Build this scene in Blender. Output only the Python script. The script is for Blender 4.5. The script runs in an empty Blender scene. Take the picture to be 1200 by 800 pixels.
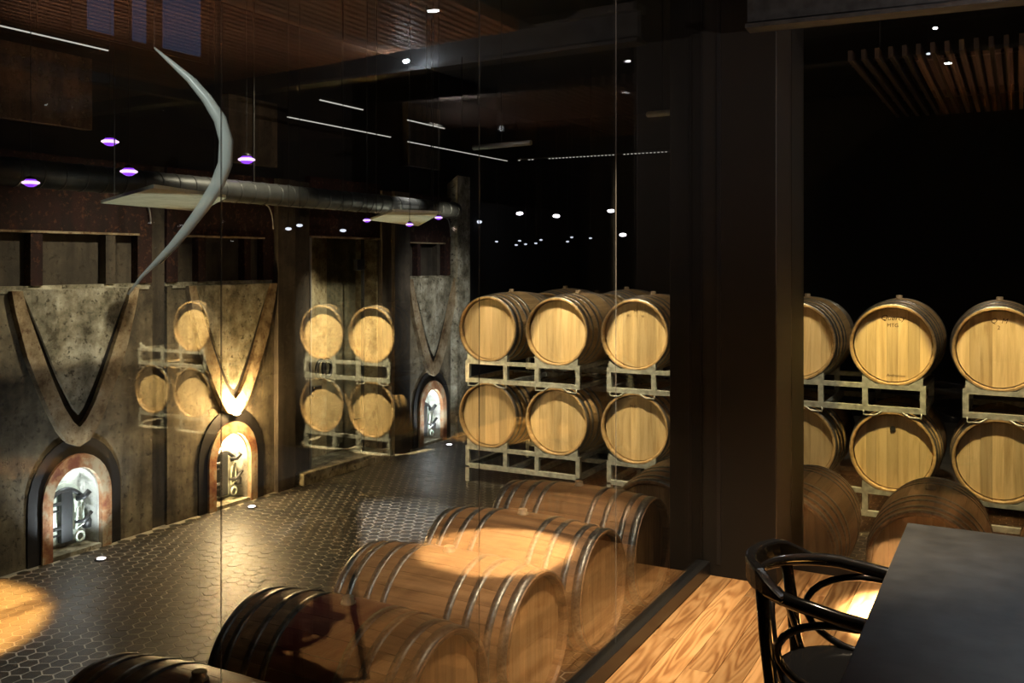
import bpy, bmesh, math, random
from mathutils import Vector, Matrix

# ------------------------------------------------------------------ camera, world, light, exposure
random.seed(7)
scn = bpy.context.scene
C = scn.collection
YAW = math.radians(28.4)
FPX = 1100.0
EYE = 1.6
VH = 305.0
cam_d = bpy.data.cameras.new('camera')
cam_d.lens = FPX / 1200 * 36
cam_d.sensor_width = 36
cam_d.shift_y = -(400 - VH) / 1200
cam_d.clip_start = 0.05
cam = bpy.data.objects.new('camera', cam_d)
cam.location = (0, 0, EYE)
cam.rotation_euler = (math.radians(90), 0, YAW)
C.objects.link(cam)
scn.camera = cam

world = bpy.data.worlds.new('world')
scn.world = world
world.use_nodes = True
world.node_tree.nodes['Background'].inputs[0].default_value = (0.5, 0.55, 0.7, 1)
world.node_tree.nodes['Background'].inputs[1].default_value = 0.002

scn.view_settings.view_transform = 'Standard'
scn.view_settings.look = 'None'
scn.view_settings.gamma = 1
scn.view_settings.exposure = 0.0

WARM = (1.0, 0.66, 0.30)
OAKL = (1.0, 0.74, 0.42)
COOL = (0.86, 0.95, 1.0)


def spot(name, loc, target, power, color, deg, blend=0.6, radius=0.03):
    l = bpy.data.lights.new(name, 'SPOT')
    l.energy = power
    l.color = color
    l.spot_size = math.radians(deg)
    l.spot_blend = blend
    l.shadow_soft_size = radius
    o = bpy.data.objects.new(name, l)
    C.objects.link(o)
    o.location = loc
    d = Vector(target) - Vector(loc)
    o.rotation_euler = d.to_track_quat('-Z', 'Y').to_euler()
    return o


def point(name, loc, power, color, radius=0.02):
    l = bpy.data.lights.new(name, 'POINT')
    l.energy = power
    l.color = color
    l.shadow_soft_size = radius
    o = bpy.data.objects.new(name, l)
    C.objects.link(o)
    o.location = loc
    return o


# narrow spots on the barrel racks, one per column of barrels
RC = (1.0, 0.78, 0.42)
for x_, p_, c_ in ((-4.29, 420, RC), (-3.59, 950, RC), (-2.86, 1080, RC), (-1.53, 380, RC),
                   (-0.83, 820, (1.0, 0.74, 0.27)), (-0.13, 620, (1.0, 0.75, 0.32))):
    spot('rack_spot', (x_, 6.38, 3.40), (x_ + (0.04 if x_ < -2 else -0.02), 6.38 + 3.0 * math.tan(math.radians(20.6)), 0.40), p_, c_, 14.6, 0.3, 0.02)
for x_, p_ in ((3.2, 10000), (3.87, 10000), (5.85, 11000), (6.53, 9000)):
    spot('rack_spot', (x_, 6.95, 3.40), (x_, 6.95 + 3.2 * math.tan(math.radians(21)), 0.20), p_, RC, 13.2, 0.25, 0.02)
for x_, p_ in ((-3.5, 150), (-0.5, 90)):
    spot('rack_fill', (x_, 6.55, 2.9), (x_ - .1, 7.9, 0.8), p_, (1.0, 0.85, 0.62), 75, 1.0)  # added wide fill that keeps the barrel bodies visible
# tasting room downlights on the oak floor and table, plus added fills
spot('tasting_spot', (-0.28, 4.00, 2.74), (-0.30, 4.50, 0), 20000, (1.0, 0.82, 0.55), 19, 0.9)
spot('tasting_spot', (-0.70, 3.05, 2.74), (-0.85, 3.55, 0), 400, (1.0, 0.78, 0.50), 66, 0.9)
spot('tasting_spot', (1.45, 2.10, 2.74), (1.50, 2.20, 0), 9000, (1.0, 0.84, 0.42), 31, 0.3)
spot('table_spot', (0.15, 3.3, 2.74), (0.26, 2.65, 0.75), 95, COOL, 44, 1.0)
point('beam_glow', (0.25, 4.44, 2.74), 9, COOL, 0.01)
spot('barrel_head_fill', (-0.85, 3.2, 2.6), (-1.87, 4.1, -0.05), 230, (1.0, 0.80, 0.52), 44, 0.8, 0.01)  # added fill to brighten the heads behind the glass
spot('slat_fill', (1.9, 2.4, 1.9), (0.3, 3.7, 2.85), 420, (1.0, 0.78, 0.66), 75, 1.0, 0.02)  # added fill aimed up at the slats, its source unseen
# cellar: near barrels and hexagon floor
spot('cellar_spot', (-1.75, 4.6, 3.4), (-2.2, 4.4, 0.2), 220, (1.0, 0.76, 0.5), 46, 1.0)
spot('floor_spot', (-4.3, 6.9, 3.3), (-4.45, 5.9, -0.5), 1300, (1.0, 0.95, 0.85), 26, 1.0)
spot('floor_spot', (-3.9, 3.1, 3.3), (-4.2, 3.2, -0.5), 300, (1.0, 0.95, 0.85), 34, 1.0)
spot('vat_spot', (-3.6, 4.9, 3.3), (-5.75, 4.4, 0.9), 330, (1.0, 0.88, 0.62), 50, 1.0)
spot('vat_spot', (-3.3, 7.3, 3.0), (-5.75, 8.9, 0.9), 300, (1.0, 0.97, 0.9), 34, 1.0)
spot('door_fill', (-3.6, 7.12, 2.4), (-6.0, 7.25, 0.8), 420, (1.0, .90, .66), 36, 1.0)  # added fill to lift the panels behind the glass door
spot('hose_fill', (-1.9, .7, 3.2), (-2.35, 2.2, 2.0), 150, (.93, 1, .94), 40, 1.0, 0.01)  # added cool fill to brighten the hose

MATS = {}

# ------------------------------------------------------------------ materials


def nt_new(name):
    m = bpy.data.materials.new(name)
    m.use_nodes = True
    nt = m.node_tree
    b = nt.nodes['Principled BSDF']
    MATS[name] = m
    return m, nt, b


def N(nt, typ, **kw):
    n = nt.nodes.new(typ)
    for k, v in kw.items():
        if k.startswith('in_'):
            n.inputs[int(k[3:])].default_value = v
        else:
            setattr(n, k, v)
    return n


def L(nt, a, b):
    nt.links.new(a, b)


def ramp(nt, fac, stops):
    r = nt.nodes.new('ShaderNodeValToRGB')
    e = r.color_ramp.elements
    e[0].position, e[0].color = stops[0][0], (*stops[0][1], 1)
    e[1].position, e[1].color = stops[-1][0], (*stops[-1][1], 1)
    for p, c in stops[1:-1]:
        x = e.new(p)
        x.color = (*c, 1)
    L(nt, fac, r.inputs[0])
    return r


def plain(name, col, rough=0.5, metal=0.0, spec=0.5, noise=0.0, nscale=30):
    m, nt, b = nt_new(name)
    b.inputs['Base Color'].default_value = (*col, 1)
    b.inputs['Roughness'].default_value = rough
    b.inputs['Metallic'].default_value = metal
    b.inputs['Specular IOR Level'].default_value = spec
    if noise:
        tc = N(nt, 'ShaderNodeTexCoord')
        n = N(nt, 'ShaderNodeTexNoise')
        n.inputs['Scale'].default_value = nscale
        n.inputs['Detail'].default_value = 5
        L(nt, tc.outputs['Object'], n.inputs['Vector'])
        r = ramp(nt, n.outputs['Fac'], [(0.3, tuple(c * (1 - noise) for c in col)), (0.7, tuple(min(1, c * (1 + noise)) for c in col))])
        L(nt, r.outputs[0], b.inputs['Base Color'])
        bp = N(nt, 'ShaderNodeBump')
        bp.inputs['Strength'].default_value = 0.25
        bp.inputs['Distance'].default_value = 0.004
        L(nt, n.outputs['Fac'], bp.inputs['Height'])
        L(nt, bp.outputs[0], b.inputs['Normal'])
    return m


def emis(name, col, strength):
    m, nt, b = nt_new(name)
    b.inputs['Base Color'].default_value = (0, 0, 0, 1)
    b.inputs['Emission Color'].default_value = (*col, 1)
    b.inputs['Emission Strength'].default_value = strength
    return m


def wood(name, dark, mid, light, axis=1, rough=0.5, vary=0.35, stain=None, gscale=1.0, bump=0.15, figure=False, coat=0.0):
    """grain runs along the given object axis; every object gets its own tone and offset"""
    m, nt, b = nt_new(name)
    tc = N(nt, 'ShaderNodeTexCoord')
    oi = N(nt, 'ShaderNodeObjectInfo')
    off = N(nt, 'ShaderNodeVectorMath', operation='SCALE')
    comb = N(nt, 'ShaderNodeCombineXYZ')
    for i, k in enumerate((37.0, 91.0, 53.0)):
        mu = N(nt, 'ShaderNodeMath', operation='MULTIPLY')
        mu.inputs[1].default_value = k
        L(nt, oi.outputs['Random'], mu.inputs[0])
        L(nt, mu.outputs[0], comb.inputs[i])
    add = N(nt, 'ShaderNodeVectorMath', operation='ADD')
    L(nt, tc.outputs['Object'], add.inputs[0])
    L(nt, comb.outputs[0], add.inputs[1])
    mp = N(nt, 'ShaderNodeMapping')
    s = [22 * gscale] * 3
    s[axis] = 1.6 * gscale
    mp.inputs['Scale'].default_value = s
    L(nt, add.outputs[0], mp.inputs['Vector'])
    n1 = N(nt, 'ShaderNodeTexNoise')
    n1.inputs['Scale'].default_value = 1.0
    n1.inputs['Detail'].default_value = 6
    n1.inputs['Roughness'].default_value = 0.6
    n1.inputs['Distortion'].default_value = 0.6
    L(nt, mp.outputs[0], n1.inputs['Vector'])
    src = n1.outputs['Fac']
    if figure:
        mp2 = N(nt, 'ShaderNodeMapping')
        s2 = [9.0] * 3
        s2[axis] = 0.9
        mp2.inputs['Scale'].default_value = s2
        L(nt, add.outputs[0], mp2.inputs['Vector'])
        nn = N(nt, 'ShaderNodeTexNoise')
        nn.inputs['Scale'].default_value = 1.0
        nn.inputs['Detail'].default_value = 2
        L(nt, mp2.outputs[0], nn.inputs['Vector'])
        m1 = N(nt, 'ShaderNodeMath', operation='MULTIPLY')
        m1.inputs[1].default_value = 75.0
        L(nt, nn.outputs['Fac'], m1.inputs[0])
        sn = N(nt, 'ShaderNodeMath', operation='SINE')
        L(nt, m1.outputs[0], sn.inputs[0])
        m2 = N(nt, 'ShaderNodeMath', operation='MULTIPLY_ADD')
        m2.inputs[1].default_value = 0.15
        L(nt, sn.outputs[0], m2.inputs[0])
        L(nt, n1.outputs['Fac'], m2.inputs[2])
        src = m2.outputs[0]
    r = ramp(nt, src, [(0.28, dark), (0.5, mid), (0.72, light)])
    hsv = N(nt, 'ShaderNodeHueSaturation')
    L(nt, r.outputs[0], hsv.inputs['Color'])
    mr = N(nt, 'ShaderNodeMapRange')
    mr.inputs[3].default_value = 1 - vary
    mr.inputs[4].default_value = 1 + vary * 0.6
    L(nt, oi.outputs['Random'], mr.inputs[0])
    L(nt, mr.outputs[0], hsv.inputs['Value'])
    out = hsv.outputs[0]
    if stain:
        sep = N(nt, 'ShaderNodeSeparateXYZ')
        L(nt, tc.outputs['Object'], sep.inputs[0])
        ab = N(nt, 'ShaderNodeMath', operation='ABSOLUTE')
        L(nt, sep.outputs[axis], ab.inputs[0])
        n2 = N(nt, 'ShaderNodeTexNoise')
        n2.inputs['Scale'].default_value = 14
        L(nt, add.outputs[0], n2.inputs['Vector'])
        ma = N(nt, 'ShaderNodeMath', operation='MULTIPLY_ADD')
        ma.inputs[1].default_value = 0.07
        L(nt, n2.outputs['Fac'], ma.inputs[0])
        L(nt, ab.outputs[0], ma.inputs[2])
        mr2 = N(nt, 'ShaderNodeMapRange')
        mr2.inputs[1].default_value = 0.21
        mr2.inputs[2].default_value = 0.17
        L(nt, ma.outputs[0], mr2.inputs[0])
        mx = N(nt, 'ShaderNodeMix', data_type='RGBA')
        L(nt, mr2.outputs[0], mx.inputs[0])
        L(nt, out, mx.inputs[6])
        mx.inputs[7].default_value = (*stain, 1)
        out = mx.outputs[2]
    L(nt, out, b.inputs['Base Color'])
    b.inputs['Roughness'].default_value = rough
    if coat:
        b.inputs['Coat Weight'].default_value = coat
        b.inputs['Coat Roughness'].default_value = 0.25
    bp = N(nt, 'ShaderNodeBump')
    bp.inputs['Strength'].default_value = bump
    bp.inputs['Distance'].default_value = 0.002
    L(nt, n1.outputs['Fac'], bp.inputs['Height'])
    L(nt, bp.outputs[0], b.inputs['Normal'])
    return m


def concrete(name, stops, scale=2.2, pits=(0.03, 0.02, 0.012), pit_amt=0.5, bump=0.5, rough=0.85, drips=0.5):
    m, nt, b = nt_new(name)
    tc = N(nt, 'ShaderNodeTexCoord')
    geo = N(nt, 'ShaderNodeNewGeometry')
    n1 = N(nt, 'ShaderNodeTexNoise')
    n1.inputs['Scale'].default_value = scale
    n1.inputs['Detail'].default_value = 9
    n1.inputs['Roughness'].default_value = 0.68
    L(nt, geo.outputs['Position'], n1.inputs['Vector'])
    r = ramp(nt, n1.outputs['Fac'], stops)
    # vertical drips
    mp = N(nt, 'ShaderNodeMapping')
    mp.inputs['Scale'].default_value = (9, 9, 0.7)
    L(nt, geo.outputs['Position'], mp.inputs['Vector'])
    n2 = N(nt, 'ShaderNodeTexNoise')
    n2.inputs['Scale'].default_value = 1
    n2.inputs['Detail'].default_value = 4
    L(nt, mp.outputs[0], n2.inputs['Vector'])
    r2 = ramp(nt, n2.outputs['Fac'], [(0.35, (1 - drips,) * 3), (0.6, (1, 1, 1))])
    mx = N(nt, 'ShaderNodeMix', data_type='RGBA', blend_type='MULTIPLY')
    mx.inputs[0].default_value = 1
    L(nt, r.outputs[0], mx.inputs[6])
    L(nt, r2.outputs[0], mx.inputs[7])
    # pits and flaked spots
    n3 = N(nt, 'ShaderNodeTexNoise')
    n3.inputs['Scale'].default_value = 26
    n3.inputs['Detail'].default_value = 6
    n3.inputs['Roughness'].default_value = 0.7
    L(nt, geo.outputs['Position'], n3.inputs['Vector'])
    r3 = ramp(nt, n3.outputs['Fac'], [(0.56, (0, 0, 0)), (0.63, (pit_amt,) * 3)])
    mx2 = N(nt, 'ShaderNodeMix', data_type='RGBA')
    L(nt, r3.outputs[0], mx2.inputs[0])
    L(nt, mx.outputs[2], mx2.inputs[6])
    mx2.inputs[7].default_value = (*pits, 1)
    L(nt, mx2.outputs[2], b.inputs['Base Color'])
    b.inputs['Roughness'].default_value = rough
    ad = N(nt, 'ShaderNodeMath', operation='SUBTRACT')
    L(nt, n1.outputs['Fac'], ad.inputs[0])
    L(nt, r3.outputs[0], ad.inputs[1])
    bp = N(nt, 'ShaderNodeBump')
    bp.inputs['Strength'].default_value = bump
    bp.inputs['Distance'].default_value = 0.012
    L(nt, ad.outputs[0], bp.inputs['Height'])
    L(nt, bp.outputs[0], b.inputs['Normal'])
    return m


def glass(name, ior=1.6, tint=(1, 1, 1), haze=0.0):
    """architectural pane: fresnel reflection over straight transmission, both faces of a thin slab"""
    m = bpy.data.materials.new(name)
    m.use_nodes = True
    nt = m.node_tree
    nt.nodes.clear()
    out = N(nt, 'ShaderNodeOutputMaterial')
    fr = N(nt, 'ShaderNodeFresnel')
    fr.inputs['IOR'].default_value = ior
    # same fresnel whichever side of the face is met: geometry incoming against a front-facing normal
    geo = N(nt, 'ShaderNodeNewGeometry')
    iorm = N(nt, 'ShaderNodeMix')
    iorm.inputs[2].default_value = ior
    iorm.inputs[3].default_value = ior * ior  # blender inverts it on back faces
    fr2 = N(nt, 'ShaderNodeLayerWeight')
    dot = N(nt, 'ShaderNodeVectorMath', operation='DOT_PRODUCT')
    L(nt, geo.outputs['Incoming'], dot.inputs[0])
    L(nt, geo.outputs['Normal'], dot.inputs[1])
    ab = N(nt, 'ShaderNodeMath', operation='ABSOLUTE')
    L(nt, dot.outputs['Value'], ab.inputs[0])
    inv = N(nt, 'ShaderNodeMath', operation='SUBTRACT')
    inv.inputs[0].default_value = 1
    L(nt, ab.outputs[0], inv.inputs[1])
    pw = N(nt, 'ShaderNodeMath', operation='POWER')
    L(nt, inv.outputs[0], pw.inputs[0])
    pw.inputs[1].default_value = 4.2
    f0 = ((ior - 1) / (ior + 1)) ** 2
    ma = N(nt, 'ShaderNodeMath', operation='MULTIPLY_ADD')
    ma.inputs[1].default_value = 1 - f0
    ma.inputs[2].default_value = f0
    L(nt, pw.outputs[0], ma.inputs[0])
    nt.nodes.remove(fr)
    nt.nodes.remove(iorm)
    nt.nodes.remove(fr2)
    tr = N(nt, 'ShaderNodeBsdfTransparent')
    tr.inputs[0].default_value = (*tint, 1)
    gl = N(nt, 'ShaderNodeBsdfGlossy')
    gl.inputs['Roughness'].default_value = 0.0
    mx = N(nt, 'ShaderNodeMixShader')
    L(nt, ma.outputs[0], mx.inputs[0])
    L(nt, tr.outputs[0], mx.inputs[1])
    L(nt, gl.outputs[0], mx.inputs[2])
    L(nt, mx.outputs[0], out.inputs[0])
    MATS[name] = m
    return m


M_pane = glass('pane_glass', 1.66, (0.985, 0.99, 0.985))
M_doorglass = glass('door_glass', 1.5, (0.93, 0.95, 0.93))
M_stave_new = wood('new_oak', (0.30, 0.19, 0.08), (0.46, 0.31, 0.145), (0.56, 0.39, 0.20), 1, 0.55, 0.22)
M_head_new = wood('new_oak_head', (0.46, 0.32, 0.15), (0.70, 0.53, 0.28), (0.82, 0.64, 0.37), 2, 0.5, 0.32)
M_stave_old = wood('aged_oak', (0.13, 0.062, 0.026), (0.27, 0.14, 0.062), (0.38, 0.21, 0.10), 1, 0.42, 0.25)
M_head_old = wood('aged_oak_head', (0.27, 0.13, 0.045), (0.46, 0.245, 0.095), (0.60, 0.34, 0.15), 2, 0.45, 0.2)
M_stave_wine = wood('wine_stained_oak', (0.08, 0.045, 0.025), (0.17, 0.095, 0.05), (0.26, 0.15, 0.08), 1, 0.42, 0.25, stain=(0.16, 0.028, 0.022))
M_floor = wood('oak_floorboard', (0.30, 0.135, 0.048), (0.50, 0.265, 0.105), (0.62, 0.36, 0.16), 1, 0.38, 0.42, figure=True, gscale=0.9, bump=0.1)
M_slat = wood('brown_slat', (0.12, 0.055, 0.03), (0.24, 0.115, 0.06), (0.34, 0.17, 0.09), 1, 0.6, 0.25)
M_hoop = plain('galvanised_hoop', (0.20, 0.20, 0.195), 0.38, 0.85, noise=0.45, nscale=60)
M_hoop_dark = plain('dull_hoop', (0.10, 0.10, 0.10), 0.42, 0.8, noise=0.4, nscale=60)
M_bung = plain('silicone_bung', (0.42, 0.31, 0.19), 0.5)
M_ink = plain('burnt_ink', (0.05, 0.025, 0.012), 0.9)
M_rack = plain('galvanised_steel', (0.46, 0.49, 0.46), 0.42, 0.35, noise=0.35, nscale=25)
M_black = plain('black_paint', (0.012, 0.011, 0.010), 0.45)
M_column = plain('column_paint', (0.008, 0.0075, 0.007), 0.5, spec=0.3)
M_blackwall = plain('black_wall', (0.008, 0.008, 0.008), 0.8)
M_steel_dark = plain('dark_steel', (0.05, 0.052, 0.055), 0.4, 0.6, noise=0.3, nscale=20)
M_cast = plain('black_cast_iron', (0.015, 0.016, 0.016), 0.5, noise=0.3)
M_slat_dimmed = wood('dimmed_slat', (0.02, 0.012, 0.008), (0.04, 0.024, 0.016), (0.06, 0.036, 0.024), 1, 0.7, 0.3)  # slat wood with the dimness over the racks put into its colour
M_channel = plain('black_channel', (0.012, 0.012, 0.013), 0.35)
M_silicone = plain('silicone_seam', (0.42, 0.40, 0.37), 0.4)
M_silicone.node_tree.nodes['Principled BSDF'].inputs['Alpha'].default_value = 0.4
M_table = plain('black_table_top', (0.048, 0.050, 0.053), 0.42, noise=0.25, nscale=14)
M_chair = plain('black_lacquer', (0.008, 0.008, 0.009), 0.16, spec=0.6)
M_duct = plain('grey_duct', (0.06, 0.063, 0.063), 0.45, 0.5, noise=0.2, nscale=12)
M_pipe = plain('pale_pipe', (0.35, 0.34, 0.32), 0.4, 0.4)
M_tile = plain('slate_tile', (0.021, 0.020, 0.018), 0.46, noise=0.5, nscale=9)
M_grout = plain('pale_grout', (0.34, 0.315, 0.26), 0.7)
M_conc_body = concrete('vat_concrete', [(0.32, (0.045, 0.036, 0.024)), (0.5, (0.16, 0.13, 0.082)), (0.68, (0.31, 0.26, 0.17))], 3.4, pits=(0.03, 0.02, 0.012), pit_amt=0.7)
M_conc_pale = concrete('pale_concrete', [(0.36, (0.12, 0.105, 0.065)), (0.5, (0.34, 0.31, 0.22)), (0.64, (0.60, 0.57, 0.45))], 6.0, pits=(0.06, 0.05, 0.03), pit_amt=0.9, drips=0.35)
M_conc_band = concrete('band_concrete', [(0.36, (0.15, 0.09, 0.04)), (0.5, (0.36, 0.27, 0.155)), (0.64, (0.55, 0.45, 0.30))], 6.0, pits=(0.11, 0.04, 0.015), pit_amt=0.7, drips=0.3)
M_rust = concrete('rust_arch', [(0.36, (0.20, 0.055, 0.025)), (0.47, (0.36, 0.17, 0.07)), (0.58, (0.42, 0.34, 0.22))], 6.0, pits=(0.16, 0.03, 0.015), pit_amt=0.4, drips=0.2)
M_redpaint = concrete('oxblood_paint', [(0.3, (0.012, 0.003, 0.002)), (0.60, (0.032, 0.006, 0.004)), (0.70, (0.17, 0.12, 0.07))], 4.0, pits=(0.22, 0.08, 0.03), pit_amt=0.35)
M_darkgap = plain('joint_and_shade', (0.010, 0.008, 0.007), 0.6)  # black of the real joints, also of the shade painted round the arches
M_conc_dark = concrete('dark_concrete', [(0.3, (0.03, 0.024, 0.018)), (0.5, (0.075, 0.06, 0.042)), (0.72, (0.15, 0.12, 0.085))], 2.0, pit_amt=0.6)
M_rough = concrete('rough_plaster', [(0.3, (0.05, 0.025, 0.012)), (0.5, (0.12, 0.065, 0.035)), (0.7, (0.2, 0.13, 0.08))], 5.0, pits=(0.25, 0.18, 0.1), pit_amt=0.5, bump=1.0)
M_white_metal = plain('pale_green_steel', (0.55, 0.60, 0.50), 0.35, 0.2, noise=0.2)
M_niche = concrete('niche_plaster', [(0.3, (0.30, 0.30, 0.27)), (0.5, (0.52, 0.52, 0.46)), (0.7, (0.66, 0.66, 0.6))], 8.0, pit_amt=0.4, drips=0.2)
M_led = emis('led_strip', (1.0, 0.97, 0.88), 0.6)
M_purple = emis('violet_lamp', (0.30, 0.05, 1.0), 1.3)
M_lampwhite = emis('white_lamp', (0.95, 0.9, 1.0), 9.0)
M_lampviolet = emis('pale_violet_lamp', (0.92, 0.62, 1.0), 1.6)
M_lampdim = emis('dim_lamp', (0.8, 0.85, 1.0), 1.2)
M_lampcool = emis('cool_lamp', (0.85, 0.95, 1.0), 60.0)
M_lamphot = emis('hot_lamp', (1.0, 0.78, 0.42), 28.0)
M_winblue = emis('blue_dusk_glass', (0.09, 0.19, 0.40), 0.10)
M_panel = concrete('pale_panel', [(0.3, (0.40, 0.42, 0.34)), (0.5, (0.55, 0.57, 0.47)), (0.7, (0.66, 0.68, 0.58))], 6.0, pit_amt=0.3, drips=0.1)


def hose_mat():
    m, nt, b = nt_new('clear_hose')
    b.inputs['Base Color'].default_value = (0.62, 0.66, 0.62, 1)
    b.inputs['Roughness'].default_value = 0.3
    b.inputs['Alpha'].default_value = 0.5
    return m


M_hose = hose_mat()

# ------------------------------------------------------------------ helpers


def tag(o, label=None, cat=None, group=None, kind=None):
    if label:
        o['label'] = label
    if cat:
        o['category'] = cat
    if group:
        o['group'] = group
    if kind:
        o['kind'] = kind
    return o


def empty(name, loc=(0, 0, 0), rz=0, label=None, cat=None, group=None, kind=None):
    o = bpy.data.objects.new(name, None)
    C.objects.link(o)
    o.location = loc
    o.rotation_euler = (0, 0, rz)
    o.empty_display_size = 0.05
    return tag(o, label, cat, group, kind)


def link(name, me, mat=None, parent=None, loc=(0, 0, 0), rot=(0, 0, 0)):
    if mat and not me.materials:
        me.materials.append(mat)
    o = bpy.data.objects.new(name, me)
    C.objects.link(o)
    o.parent = parent
    o.location = loc
    o.rotation_euler = rot
    return o


class MB:
    """collects simple solids and links them as one mesh"""

    def __init__(self):
        self.v, self.f, self.sm = [], [], []

    def add(self, vs, fs, smooth=False):
        k = len(self.v)
        self.v += [tuple(p) for p in vs]
        self.f += [tuple(i + k for i in f) for f in fs]
        self.sm += [smooth] * len(fs)
        return self

    def box(self, x0, x1, y0, y1, z0, z1):
        v = [(x, y, z) for x in (x0, x1) for y in (y0, y1) for z in (z0, z1)]
        return self.add(v, [(0, 1, 3, 2), (4, 6, 7, 5), (0, 4, 5, 1), (2, 3, 7, 6), (0, 2, 6, 4), (1, 5, 7, 3)])

    def sheet_x(self, x0, x1, y0, y1, z0, z1):
        v = [(x0, y0, z0), (x0, y1, z0), (x0, y1, z1), (x0, y0, z1), (x1, y0, z0), (x1, y1, z0), (x1, y1, z1), (x1, y0, z1)]
        return self.add(v, [(0, 3, 2, 1), (4, 5, 6, 7), (0, 1, 5, 4), (3, 7, 6, 2)])

    def tube(self, pts, rad, n=10, cap=True, flat=None):
        pts = [Vector(p) for p in pts]
        if not isinstance(rad, (list, tuple)):
            rad = [rad] * len(pts)
        vs, fs = [], []
        up = Vector((0, 0, 1))
        prev = None
        for i, p in enumerate(pts):
            a = pts[max(0, i - 1)]
            b = pts[min(len(pts) - 1, i + 1)]
            t = (b - a).normalized()
            if prev is None:
                s = t.cross(up)
                if s.length < 1e-3:
                    s = t.cross(Vector((1, 0, 0)))
                s.normalize()
            else:
                s = (prev - t * prev.dot(t)).normalized()
            prev = s
            w = t.cross(s)
            for k in range(n):
                an = 2 * math.pi * k / n
                q = p + s * math.cos(an) * rad[i] + w * math.sin(an) * rad[i] * (flat or 1)
                vs.append(q)
        for i in range(len(pts) - 1):
            for k in range(n):
                a, b = i * n + k, i * n + (k + 1) % n
                fs.append((a, b, b + n, a + n))
        kk = len(fs)
        self.add(vs, fs, True)
        if cap:
            m = len(self.v) - len(vs)
            self.f.append(tuple(m + k for k in reversed(range(n))))
            self.f.append(tuple(m + (len(pts) - 1) * n + k for k in range(n)))
            self.sm += [False, False]
        return self

    def prism_x(self, poly, x0, x1):
        """poly in (y, z), extruded from x0 (back) to x1 (front)"""
        n = len(poly)
        vs = [(x0, y, z) for y, z in poly] + [(x1, y, z) for y, z in poly]
        fs = [tuple(range(n)), tuple(reversed(range(n, 2 * n)))]
        fs += [(i, i + n, (i + 1) % n + n, (i + 1) % n) for i in range(n)]
        return self.add(vs, fs)

    def lathe(self, prof, n=24, axis='z', smooth=True, caps=True):
        """prof = [(r, h)...]"""
        vs, fs = [], []
        for r, h in prof:
            for k in range(n):
                a = 2 * math.pi * k / n
                c, s = r * math.cos(a), r * math.sin(a)
                vs.append({'z': (c, s, h), 'y': (c, h, s), 'x': (h, c, s)}[axis])
        for i in range(len(prof) - 1):
            for k in range(n):
                a, b = i * n + k, i * n + (k + 1) % n
                fs.append((a, b, b + n, a + n))
        self.add(vs, fs, smooth)
        if caps:
            m = len(self.v) - len(vs)
            self.f.append(tuple(m + k for k in reversed(range(n))))
            self.f.append(tuple(m + (len(prof) - 1) * n + k for k in range(n)))
            self.sm += [False, False]
        return self

    def mesh(self, name='part'):
        me = bpy.data.meshes.new(name)
        me.from_pydata(self.v, [], self.f)
        me.polygons.foreach_set('use_smooth', self.sm)
        me.update()
        bm = bmesh.new()
        bm.from_mesh(me)
        bmesh.ops.recalc_face_normals(bm, faces=bm.faces)
        bm.to_mesh(me)
        bm.free()
        return me

    def build(self, name, mat, parent=None, loc=(0, 0, 0), rot=(0, 0, 0), bevel=0):
        me = self.mesh(name)
        o = link(name, me, mat, parent, loc, rot)
        if bevel:
            b = o.modifiers.new('bevel', 'BEVEL')
            b.width = bevel
            b.segments = 2
            b.limit_method = 'ANGLE'
        return o


def box(name, mat, x0, x1, y0, y1, z0, z1, parent=None, bevel=0, **kw):
    cx, cy = (x0 + x1) / 2, (y0 + y1) / 2
    if parent is not None:
        return tag(MB().box(x0, x1, y0, y1, z0, z1).build(name, mat, parent, bevel=bevel), **kw)
    o = MB().box(x0 - cx, x1 - cx, y0 - cy, y1 - cy, 0, z1 - z0).build(name, mat, None, (cx, cy, z0), bevel=bevel)
    return tag(o, **kw)


def copy_tree(o, parent=None):
    c = o.copy()
    C.objects.link(c)
    c.parent = parent
    for ch in list(o.children):
        copy_tree(ch, c)
    return c


FZ = -0.44      # cellar floor
GX = -1.42     # tasting room's left glass plane
GY = 5.0       # tasting room's front glass plane
RXG = 1.79     # tasting room's right glass plane
CEIL = 3.75
WX = -5.78     # face of the concrete vats
S_ = dict(kind='structure')

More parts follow.
